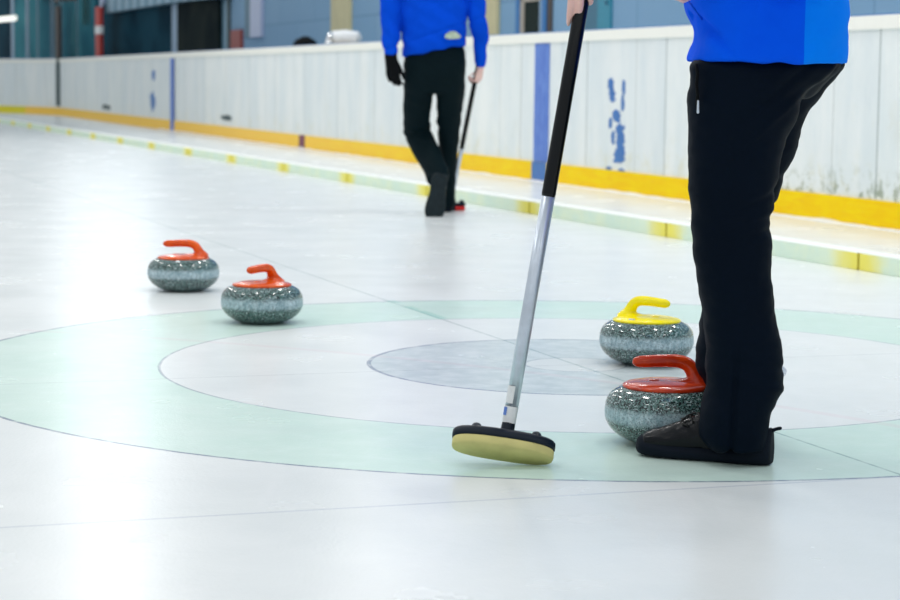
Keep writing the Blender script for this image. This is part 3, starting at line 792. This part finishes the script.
def head_extras(root, c, fwd, hairmat):
    c = Vector(c); f = Vector(fwd).normalized(); u = Vector((0, 0, 1)); u = (u-f*u.dot(f)).normalized(); r = f.cross(u); ax = (r, f, u)
    for q in (-1, 1):
        bm = BM(); sphere(bm, c+r*.031*q+f*.073+u*.002, .0125, 16); ey = _loc(obj('eye', bm, M['eye']), root)
        bm = BM(); sphere(bm, c+r*.031*q+f*.0815+u*.002, (.006, .005, .006), 12); obj('iris', bm, hairmat, ey)
    bm = BM(); sphere(bm, c+u*.046-f*.024, (.082, .094, .086), 28, ax); sphere(bm, c-u*.02-f*.052, (.070, .056, .078), 24, ax)
    _loc(fuse('hair', bm, hairmat, None, .005, 2, fold=lambda p: .003*noise.noise(p*Vector((70, 70, 25)))), root)

# ------------------------------------------------------------ near player
def prof_rings(rows, Yc, ex=2.3, n=36):
    """rows (row pixel, front column, back column, dY, half depth) -> horizontal rings with real depth"""
    rings = []
    for (py, f_, b_, dy, hd, *tl) in rows:
        a = aty(f_, py, Yc+dy); b = aty(b_, py, Yc+dy); z = (a.z+b.z)/2; cx_ = (a.x+b.x)/2; rx = abs(b.x-a.x)/2
        r = []
        for i in range(n):
            t = 2*math.pi*i/n; ct, st_ = math.cos(t), math.sin(t)
            r.append(Vector((cx_+rx*abs(ct)**(2/ex)*math.copysign(1, ct), Yc+dy+hd*abs(st_)**(2/ex)*math.copysign(1, st_), z + (tl[0] if tl else 0)*rx*ct)))
        rings.append(r)
    return rings
P1 = empty('person', (.66, 4.62, 0)); tag(P1, 'person in bright blue jacket, black trousers and black shoes standing close at the right', 'person')
near = [(50, 708, 826, .03, .08), (64, 691, 836, 0, .105), (80, 690, 820, 0, .108), (96, 688, 802, 0, .108), (112, 688, 799, 0, .106), (132, 688, 789, 0, .102), (160, 688, 780, 0, .097), (188, 689, 776, 0, .092),
        (203, 690, 773, 0, .088), (214, 691, 769, 0, .084), (222, 691, 770, 0, .084), (232, 692, 771, 0, .085), (260, 694, 771, 0, .084), (290, 699, 772, .0, .082), (315, 703, 775, .005, .080), (335, 705, 779, .005, .080), (352, 706, 783, .005, .080), (370, 706, 784, .005, .080),
        (386, 706, 783, .005, .080), (400, 703, 777, .005, .078), (414, 700, 770, .0, .076), (428, 699, 768, .0, .074), (440, 702, 767, 0, .073), (448, 714, 764, 0, .068)]
far = [(50, 706, 836, 0, .09), (64, 700, 844, 0, .11), (80, 699, 833, 0, .11), (96, 700, 821, 0, .105), (110, 700, 809, 0, .10), (118, 700, 803, 0, .10), (130, 700, 801, 0, .10), (145, 700, 797, 0, .098), (160, 700, 792, 0, .095), (188, 700, 780, 0, .09), (208, 700, 769, 0, .085),
       (240, 700, 766, 0, .08), (300, 702, 765, 0, .078), (332, 699, 762, 0, .076), (350, 696, 762, 0, .076), (366, 696, 760, 0, .075), (380, 704, 762, 0, .07), (400, 710, 762, 0, .065), (430, 712, 764, 0, .066)]
def interp(rows, k=3):
    return [tuple(r) for r in smoothpath([tuple(r)+(0,)*(max(len(q) for q in rows)-len(r)) for r in rows], k)]
bm = BM()
skinrings(bm, prof_rings(interp(near), 4.55)); skinrings(bm, prof_rings(interp(far), 4.74))
skinrings(bm, prof_rings(interp([(30, 704, 830, 0, .15), (50, 702, 834, 0, .165), (64, 694, 840, 0, .18), (80, 693, 826, 0, .18), (98, 700, 808, 0, .15)]), 4.65))
def tfold(p):
    z = p.z; v = .0038*noise.noise(Vector((p.x*9, p.y*9, z*26+p.x*14))) + .0018*noise.noise(Vector((p.x*30, p.y*30, z*55)))
    # creases round the knee and under the seat
    for zc, amp, sl in ((.535, .006, .35), (.50, -.005, .25), (.56, -.005, .5), (.20, .005, -.3), (.235, -.004, -.2), (.75, -.005, .9), (.70, .004, .9), (.79, .003, .8)):
        dd = (z-zc-sl*(p.x-.62)); v += amp*math.exp(-(dd/.010)**2)*max(0, min(1, (p.x-.56)*9))
    # pressed slit line at the cuff
    if z < .30 and p.y < 4.56:
        dd = p.x-(.612+.03*(z-.05)); v += -.010*math.exp(-(dd/.006)**2)*max(0, min(1, (.28-z)*12))
        v += .006*math.exp(-((dd+.028)/.022)**2)*max(0, min(1, (.24-z)*8))
    return v
_loc(fuse('trousers', bm, M['trouser'], None, .006, 5, tfold), P1)
# zip pull on the pocket
bm = BM(); a = aty(698, 107, 4.455); limb(bm, [(a.x, a.y, a.z+.012, .0022, .0022), (a.x, a.y-.002, a.z-.012, .003, .002)], 8); _loc(obj('zip_pull', bm, M['alu']), P1)
# seam of the pocket zip
bm = BM(); zp = []
for py in (64, 74, 84, 95, 106):
    p = aty(696.5+(1.2 if py in (74, 95) else 0), py, 4.47); zp.append(p)
tube(bm, zp, .0035, 8); _loc(obj('pocket_zip', bm, M['black']), P1)
# jacket
bm = BM()
jr = [(63.5, 690, 842.5, 0, .20), (60, 688, 843.5, 0, .205), (50, 692, 844, 0, .205), (35, 696, 844.5, 0, .205), (18, 691, 845, 0, .205), (0, 686, 845, 0, .205), (-25, 682, 844, 0, .205), (-55, 679, 840, 0, .21),
      (-95, 680, 834, 0, .215), (-130, 684, 824, 0, .22), (-160, 690, 810, 0, .215), (-182, 700, 795, 0, .19), (-198, 708, 776, 0, .13), (-212, 712, 762, 0, .075), (-222, 712, 757, 0, .068)]
skinrings(bm, prof_rings(interp(jr), 4.62, 2.8))
# sleeves
sl_n = [(.72, 4.46, 1.30, .075, .085), (.73, 4.41, 1.24, .072, .08), (.74, 4.37, 1.15, .062, .068), (.74, 4.36, 1.10, .058, .060), (.70, 4.36, 1.10, .056, .056), (.62, 4.38, 1.12, .050, .050), (.545, 4.41, 1.13, .042, .042)]
sl_f = [(.66, 4.78, 1.32, .075, .085), (.62, 4.83, 1.26, .070, .078), (.55, 4.82, 1.22, .060, .064), (.50, 4.77, 1.21, .056, .058), (.45, 4.70, 1.205, .050, .050), (.40, 4.64, 1.20, .044, .044), (.37, 4.61, 1.19, .040, .040)]
limb(bm, sl_n, 24); limb(bm, sl_f, 24)
def jfold(p):
    v = .007*noise.noise(Vector((p.x*10, p.y*6, p.z*16-p.x*16))) + .002*noise.noise(Vector((p.x*28, p.y*22, p.z*40)))
    if p.y < 4.62: # jacket front edge and pocket crease
        dd = (p.x-.535)*.75+(p.z-.955)*.66; v += -.009*math.exp(-(dd/.005)**2)*math.exp(-((p.z-.96)/.05)**2)
        v += .007*math.exp(-((dd+.018)/.014)**2)*math.exp(-((p.z-.94)/.06)**2)
        v += -.0012*math.exp(-((p.z-.888)/.0016)**2)
        v += -.0016*math.exp(-((p.x-.733)/.0018)**2)
    return v
_loc(fuse('jacket', bm, M['jacket'], None, .006, 3, jfold), P1)
def on_surface(o, pix, lift=.001):
    out = []
    me = o.data
    from mathutils.bvhtree import BVHTree
    bvh = BVHTree.FromPolygons([o.matrix_world @ v.co if False else v.co for v in me.vertices], [p.vertices for p in me.polygons])
    for px, py in pix:
        d_ = ray(px, py).normalized(); h = bvh.ray_cast(CAM, d_)
        if h[0] is not None: out.append(h[0]+h[1]*lift)
    return out
jk = [c_ for c_ in C.objects if c_.name == 'jacket'][0]
q_ = on_surface(jk, [(689, 1), (692, 5), (696, 10), (699.5, 15), (702.5, 19.5)], .0)
if len(q_) > 2: bm = BM(); tube(bm, q_, .003, 8); _loc(obj('crease_line', bm, M['jacket2']), P1)  # darker tube added to draw the crease's shade line at the pocket
# body under the clothes: one continuous figure
bm = BM(); ax3 = None
limb(bm, [(.70, 4.64, .88, .13, .15), (.70, 4.63, 1.0, .135, .15), (.69, 4.62, 1.15, .125, .16), (.675, 4.62, 1.30, .115, .17), (.655, 4.62, 1.40, .085, .14), (.645, 4.62, 1.45, .055, .062), (.63, 4.62, 1.52, .052, .055), (.615, 4.62, 1.58, .05, .05)], 24, up=(0, -1, 0)) if False else None
tube(bm, [(.70, 4.64, .86), (.70, 4.63, 1.0), (.69, 4.62, 1.15), (.675, 4.62, 1.30), (.655, 4.62, 1.38), (.645, 4.62, 1.44), (.64, 4.62, 1.50), (.625, 4.62, 1.56)],
     [(.13, .11), (.15, .11), (.155, .105), (.165, .10), (.13, .085), (.060, .062), (.054, .056), (.052, .054)], 24, up=(1, 0, 0))
limb(bm, [(.69, 4.56, .90, .08, .08), (.64, 4.55, .70, .07, .07), (.618, 4.55, .50, .048, .048), (.625, 4.55, .33, .044, .044), (.635, 4.55, .12, .034, .034), (.655, 4.56, .06, .038, .034)], 18)
limb(bm, [(.70, 4.73, .90, .08, .08), (.67, 4.74, .70, .07, .07), (.635, 4.74, .50, .046, .046), (.638, 4.74, .33, .042, .042), (.66, 4.74, .12, .034, .034), (.70, 4.76, .06, .036, .032)], 18)
limb(bm, [(.66, 4.56, .06, .036, .034), (.60, 4.59, .05, .036, .028), (.53, 4.64, .035, .034, .018)], 14)
limb(bm, [(.70, 4.75, .06, .034, .032), (.70, 4.83, .05, .034, .026), (.71, 4.92, .035, .032, .018)], 14)
limb(bm, [(.70, 4.46, 1.32, .05, .05), (.735, 4.39, 1.20, .042, .042), (.735, 4.37, 1.11, .036, .036), (.66, 4.38, 1.11, .034, .034), (.515, 4.42, 1.128, .027, .023)], 16)
limb(bm, [(.66, 4.78, 1.32, .05, .05), (.60, 4.83, 1.20, .042, .042), (.54, 4.81, 1.215, .036, .036), (.44, 4.69, 1.205, .033, .033), (.35, 4.595, 1.185, .028, .024), (.305, 4.572, 1.155, .026, .022)], 16)
hd1 = Vector((.598, 4.62, 1.605)); head_geo(bm, hd1, (-.97, 0, -.25))
# hand on the shaft, fingers round its left side pointing down
bh = lo+(hi-lo)*1.035       # grip point, just above the frame
w_ = Vector((.2915, 4.571, 1.121)); d_ = Vector((-.07, .01, -1)).normalized()
hand(bm, w_, tuple(w_+d_*.09), (.06, 1, 0), (-1, 0, 0), curls=((12, 14, 10), (14, 18, 12), (45, 75, 50), (50, 80, 50)), thumb=((.75, .9), 25, 20), spread=2)
# the other hand rests in front of the belly
w_ = Vector((.507, 4.42, 1.124)); d_ = Vector((-.52, .08, -.85)).normalized()
hand(bm, w_, tuple(w_+d_*.09), (.6, .7, -.3), (-.8, .1, .4), curls=((35, 55, 40),)*4, thumb=((.6, .6), 20, 20), sc_=.95)
_loc(fuse('body', bm, M['skin'], None, .0042, 3), P1)
head_extras(P1, hd1, (-.97, 0, -.25), M['hair'])

def shoe(root, heel, toe, L_=.30, W_=.098, gaiter=True, up=Vector((0, 0, 1)), sole_mat=None):
    heel = Vector(heel); toe = Vector(toe); f = (toe-heel).normalized(); r = f.cross(up).normalized()
    def P(s_, y_, z_): return heel + f*s_ + r*y_ + up*z_
    k = L_/.30
    def ring(s_, w_, z0_, h_, ex=2.6, n=24, off=0):
        out = []
        for i in range(n):
            t = 2*math.pi*i/n; ct, st_ = math.cos(t), math.sin(t)
            y = abs(ct)**(2/ex)*math.copysign(1, ct)*w_; z = abs(st_)**(2/ex)*math.copysign(1, st_)
            y *= (1 if z < 0 else 1-.32*z); out.append(P(s_*k, y+off, z0_+(z*.5+.5)*h_))
        return out
    def sec(rows, ex=2.6): return [ring(a, b*W_/.098, c, h, ex, off=o_) for a, b, c, h, o_ in smoothpath(rows, 3)]
    bm = BM()
    skinrings(bm, sec([(-.004, .018, .003, .075, 0), (.004, .030, .001, .082, 0), (.03, .038, .0, .064, 0), (.07, .0395, .0, .047, 0), (.12, .038, .0, .040, .002), (.17, .043, .0, .040, .003), (.21, .048, .0, .042, .003), (.25, .047, .001, .046, .002), (.28, .039, .003, .046, .0), (.294, .026, .006, .038, 0), (.301, .012, .012, .022, 0)], 4))
    so = fuse('sole', bm, sole_mat or M['rubber'], None, .004, 2)
    bm = BM()
    skinrings(bm, sec([(.004, .022, .02, .050, 0), (.012, .030, .015, .075, 0), (.04, .036, .012, .098, 0), (.075, .037, .012, .108, 0), (.11, .037, .012, .100, .0), (.145, .038, .012, .095, .002), (.18, .041, .012, .082, .003), (.22, .044, .012, .064, .003), (.255, .042, .014, .050, .002), (.278, .034, .016, .040, 0), (.292, .018, .018, .028, 0)], 2.5))
    o = fuse('shoe', bm, M['leather'], None, .004, 2, fold=lambda p: .0012*noise.noise(p*60)); _loc(o, root); so.parent = o
    return P, o
P, k = shoe(P1, (.705, 4.535, 0), (.43, 4.655, 0), .305, .100)
# heel tab, side wrap and laces of the near shoe
bm = BM(); limb(bm, [(*P(.002, 0, .074), .006, .005), (*P(-.010, 0, .080), .006, .004), (*P(-.020, 0, .083), .006, .004)], 10); obj('heel_tab', bm, M['rubber'], k)
for j, s_ in enumerate((.168, .186, .204)):
    bm = BM(); z = (.1005, .094, .0855)[j]; pts = []
    for q in range(9):
        y = -.026+.052*q/8; pts.append(P(s_-.004*abs(q-4), y, z-.35*(abs(q-4)/4)**2*.03+.002))
    tube(bm, pts, .0022, 8); obj('shoelace', bm, M['lace'], k)
for q in (-1, 1):
    bm = BM(); pts = [P(.172, .0, .1015), P(.184, .012*q, .099), P(.198, .024*q, .084), P(.180, .032*q, .078)]; tube(bm, [Vector(p[:3]) for p in smoothpath([tuple(p) for p in pts], 5)], .002, 8); obj('shoelace', bm, M['lace'], k)
bm = BM(); pts = [P(.10+.0*q, (.0385 if q < 5 else .0385)*-1, .03+.012*q) for q in range(5)]
P_, k_ = shoe(P1, (.70, 4.735, 0), (.712, 5.0, 0), .275, .094)

# ------------------------------------------------------------ far player, walking away
YF = 12.98
P2 = empty('person', (-.06, 13.1, 0)); tag(P2, 'person in royal blue top and dark trousers walking away with one black glove', 'person')
def F(px, py, dy=0): return aty(px, py, YF+dy)
def frow(py, f_, b_, dy, hd): return (py, f_, b_, dy, hd)
bm = BM()
skinrings(bm, prof_rings(interp([(36, 412, 458, 0, .09), (48, 405.5, 464.5, 0, .12), (62, 404, 465, 0, .13), (75, 403.5, 464.5, 0, .13), (86, 404, 464, .01, .12), (93, 406, 462, .02, .10)]), YF+.16, 2.6))
def flimb(bm, rows, n=20, k=3): # rows (px_left, px_right, py, dy, b)
    q = []
    for a, b, py, dy, hb in rows:
        p0, p1 = F(a, py, dy), F(b, py, dy); c = (p0+p1)/2; q.append((c.x, c.y, c.z, (p1-p0).length/2, hb))
    limb(bm, q, n, k, up=(0, 1, 0), ends=False)
    return q
flimb(bm, [(404, 436, 70, .15, .11), (403.5, 434, 90, .17, .10), (403, 431, 110, .22, .09), (403, 430, 125, .27, .085), (404, 432, 133, .29, .082), (409, 436, 143, .26, .078), (415, 441, 154, .20, .074), (421, 446, 165, .12, .07), (425, 449.5, 174, .05, .064), (427, 449, 181, .0, .058)])
flimb(bm, [(434, 466, 60, .15, .12), (435, 465.5, 80, .17, .115), (436, 464, 100, .22, .10), (437, 461, 120, .28, .09), (438, 459, 140, .32, .082), (439, 457, 160, .36, .075), (440, 455.5, 180, .38, .072), (441, 455.5, 197, .40, .072), (441, 455.5, 207, .41, .072)])
def tf2(p): return .006*noise.noise(Vector((p.x*7, p.y*7, p.z*22+p.x*10))) + .007*math.exp(-((p.z-.53-.3*(p.x+.25))/.015)**2)*(1 if p.x < -.08 else 0) - .006*math.exp(-((p.z-.49-.3*(p.x+.25))/.015)**2)*(1 if p.x < -.08 else 0)
_loc(fuse('trousers', bm, M['trouser2'], None, .008, 4, tf2), P2)
bm = BM()
skinrings(bm, prof_rings(interp([(51, 403.5, 465, 0, .138, .20), (48.5, 403, 466, 0, .146, .20), (42, 402.5, 466, 0, .15, .16), (33, 402, 466.5, 0, .15, .10), (18, 401, 466.5, 0, .145, .03), (0, 400, 468, 0, .14), (-10, 398, 470, 0, .14), (-19, 398, 470, .0, .13), (-27, 404, 465, 0, .11), (-33, 414, 456, 0, .09), (-38, 424, 446, -.01, .07)]), YF+.15, 2.6))
flimb(bm, [(386, 412, -20, .15, .075), (382, 408, -13, .14, .07), (380, 405, -3, .12, .066), (380, 402.5, 8, .11, .062), (380.5, 401, 22, .10, .058), (382, 399.5, 40, .06, .052), (384, 397.5, 52, .04, .045), (385.5, 396.5, 57, .03, .04)])
flimb(bm, [(456, 484, -20, .15, .075), (462, 486, -13, .14, .07), (465, 486.5, -4, .13, .066), (467, 486.5, 4, .12, .062), (469.5, 487.5, 20, .12, .058), (472, 488.5, 38, .14, .052), (474.5, 487.5, 54, .18, .045), (475.5, 486, 66, .20, .042)])
def jf2(p): return .012*noise.noise(Vector((p.x*6, p.y*5, p.z*15+p.x*9))) + .003*noise.noise(p*22) - .006*math.exp(-((p.z-1.165-.35*(p.x+.0))/.012)**2)
_loc(fuse('jacket', bm, M['jacket2'], None, .008, 3, jf2), P2)
# small pale emblem low on the back
bm = BM(); pts = [(444.5, 36), (447, 33.2), (450.5, 31.2), (455, 31.2), (458, 33.2), (461.5, 36.5), (459, 38.5), (452, 39.2), (446, 38.6)]
fr = [F(x, y, .15-.158) for x, y in pts]; bk = [p+Vector((0, .02, 0)) for p in fr]
a_ = [bm.verts.new(p) for p in fr]; b_ = [bm.verts.new(p) for p in bk]; bm.faces.new(a_); bm.faces.new(b_[::-1])
for i in range(len(a_)): bm.faces.new((a_[i], a_[(i+1) % len(a_)], b_[(i+1) % len(a_)], b_[i]))
o = _loc(obj('emblem', bm, M['logo'], smooth=False), P2); o['label'] = 'small pale printed emblem'
# body
bm = BM()
def V(px, py, dy): p = F(px, py, dy); return (p.x, p.y, p.z)
tube(bm, [V(434, 75, .16), V(434, 50, .16), V(434, 25, .15), V(434, 8, .15), V(434, -5, .15), V(434, -18, .15), V(434, -27, .14), V(434, -35, .13), V(434, -43, .14), V(434, -52, .15)],
     [(.15, .09), (.155, .09), (.145, .09), (.155, .10), (.175, .10), (.165, .09), (.12, .075), (.062, .062), (.057, .058), (.055, .056)], 24, up=(0, 1, 0))
for q in ([(421, 75, .16, .075), (418, 110, .22, .062), (417, 131, .28, .05), (426, 150, .22, .045), (437, 172, .07, .034), (439, 180, .03, .034)], [(449, 75, .16, .075), (449, 105, .24, .06), (448, 135, .31, .048), (448, 165, .37, .045), (448, 195, .40, .034), (448, 203, .41, .034)],
          [(398, -17, .15, .05), (393, -2, .12, .042), (391, 14, .10, .038), (390, 35, .06, .033), (391, 58, .03, .026)], [(470, -17, .15, .05), (476, -4, .13, .042), (478, 14, .12, .038), (480, 40, .15, .032), (480.5, 66, .20, .026)]):
    limb(bm, [(*V(a, b, c), r, r) for a, b, c, r in q], 16)
limb(bm, [(*V(438, 178, .03), .034, .03), (*V(436, 193, 0), .034, .024), (*V(434, 208, -.02), .03, .016)], 12)
limb(bm, [(*V(448, 203, .42), .032, .03), (448/1000-.02, YF+.52, .05, .032, .02)], 12) if False else None
hd2 = Vector(V(434, -64, .16)); head_geo(bm, hd2, (-.15, 1, -.1))
w0 = Vector(V(391, 58, .03)); hand(bm, w0, tuple(w0+Vector((.012, 0, -.09))), (.25, 1, 0), (1, -.25, 0), curls=((24, 32, 24), (26, 36, 28), (28, 38, 30), (30, 40, 30)), thumb=((.45, .3), 10, 10), sc_=.92, spread=1)
w1_ = Vector(V(480.5, 67, .20)); hdir = Vector(V(477, 86, .25))-w1_
hand(bm, w1_, tuple(w1_+hdir), (-.75, .55, .1), (-.3, .95, .0) if False else (.4, .9, 0), curls=((35, 60, 45), (45, 65, 45), (50, 65, 45), (55, 65, 45)), thumb=((.7, .8), 30, 20), sc_=1.0)
_loc(fuse('body', bm, M['skin'], None, .0048, 3), P2)
head_extras(P2, hd2, (-.15, 1, -.1), M['hair'])
bm = BM(); hand(bm, w0, tuple(w0+Vector((.012, 0, -.09))), (.25, 1, 0), (1, -.25, 0), curls=((24, 32, 24), (26, 36, 28), (28, 38, 30), (30, 40, 30)), thumb=((.45, .3), 10, 10), sc_=1.16, wr=(.040, .034), spread=1)
_loc(fuse('glove', bm, M['glove'], None, .0048, 2), P2)
# trailing shoe standing on its toe, sole towards the camera
th_, tt = F(440, 174, -.05), at(433, 217); tt.z = .004
upv = Vector((.10, .96, .12)); f_ = (tt-th_).normalized(); upv = (upv-f_*upv.dot(f_)).normalized()
P, k = shoe(P2, tuple(th_), tuple(tt+Vector((0, 0, -.0))), (tt-th_).length+.02,   .130, up=upv, sole_mat=M['sole'])
a = at(447, 212.5); shoe(P2, (a.x-.01, a.y+.05, 0), (a.x+.03, a.y+.33, 0), .28, .098)

# far broom
g0, g1 = Vector(V(479.5, 58, .20)), at(450, 207, .035)
hb = empty('curling_broom', (g1.x, g1.y, 0)); tag(hb, 'distant broom with bright red pad carried by the walking player', 'broom')
dd = (g1-g0); mid = g0+dd*.60
bm = BM(); tube(bm, [mid, g1], .0135, 16); _loc(obj('shaft', bm, M['alu']), hb)
bm = BM(); tube(bm, [g0-dd*.01, mid], .0150, 16); _loc(obj('grip', bm, M['grip']), hb)
bm = BM(); c = at(454.5, 210.5); c.z = .035; bx = (Vector((.99, .1, 0)), Vector((-.1, .99, 0)), Vector((0, 0, 1)))
box(bm, c+Vector((0, 0, .006)), (.145, .06, .022), bx, .007); _loc(obj('head', bm, M['head']), hb)
bm = BM(); box(bm, c-Vector((0, 0, .019)), (.140, .058, .030), bx, .008); _loc(obj('pad', bm, M['redpad']), hb)
bm = BM(); sphere(bm, c+Vector((.045, 0, .022)), (.016, .016, .014)); _loc(obj('clip_button', bm, M['head']), hb)
bm = BM(); limb(bm, [(c.x-.02, c.y, .040, .016, .016), (g1.x, g1.y, g1.z+.02, .015, .015)], 12); _loc(obj('socket', bm, M['head']), hb)
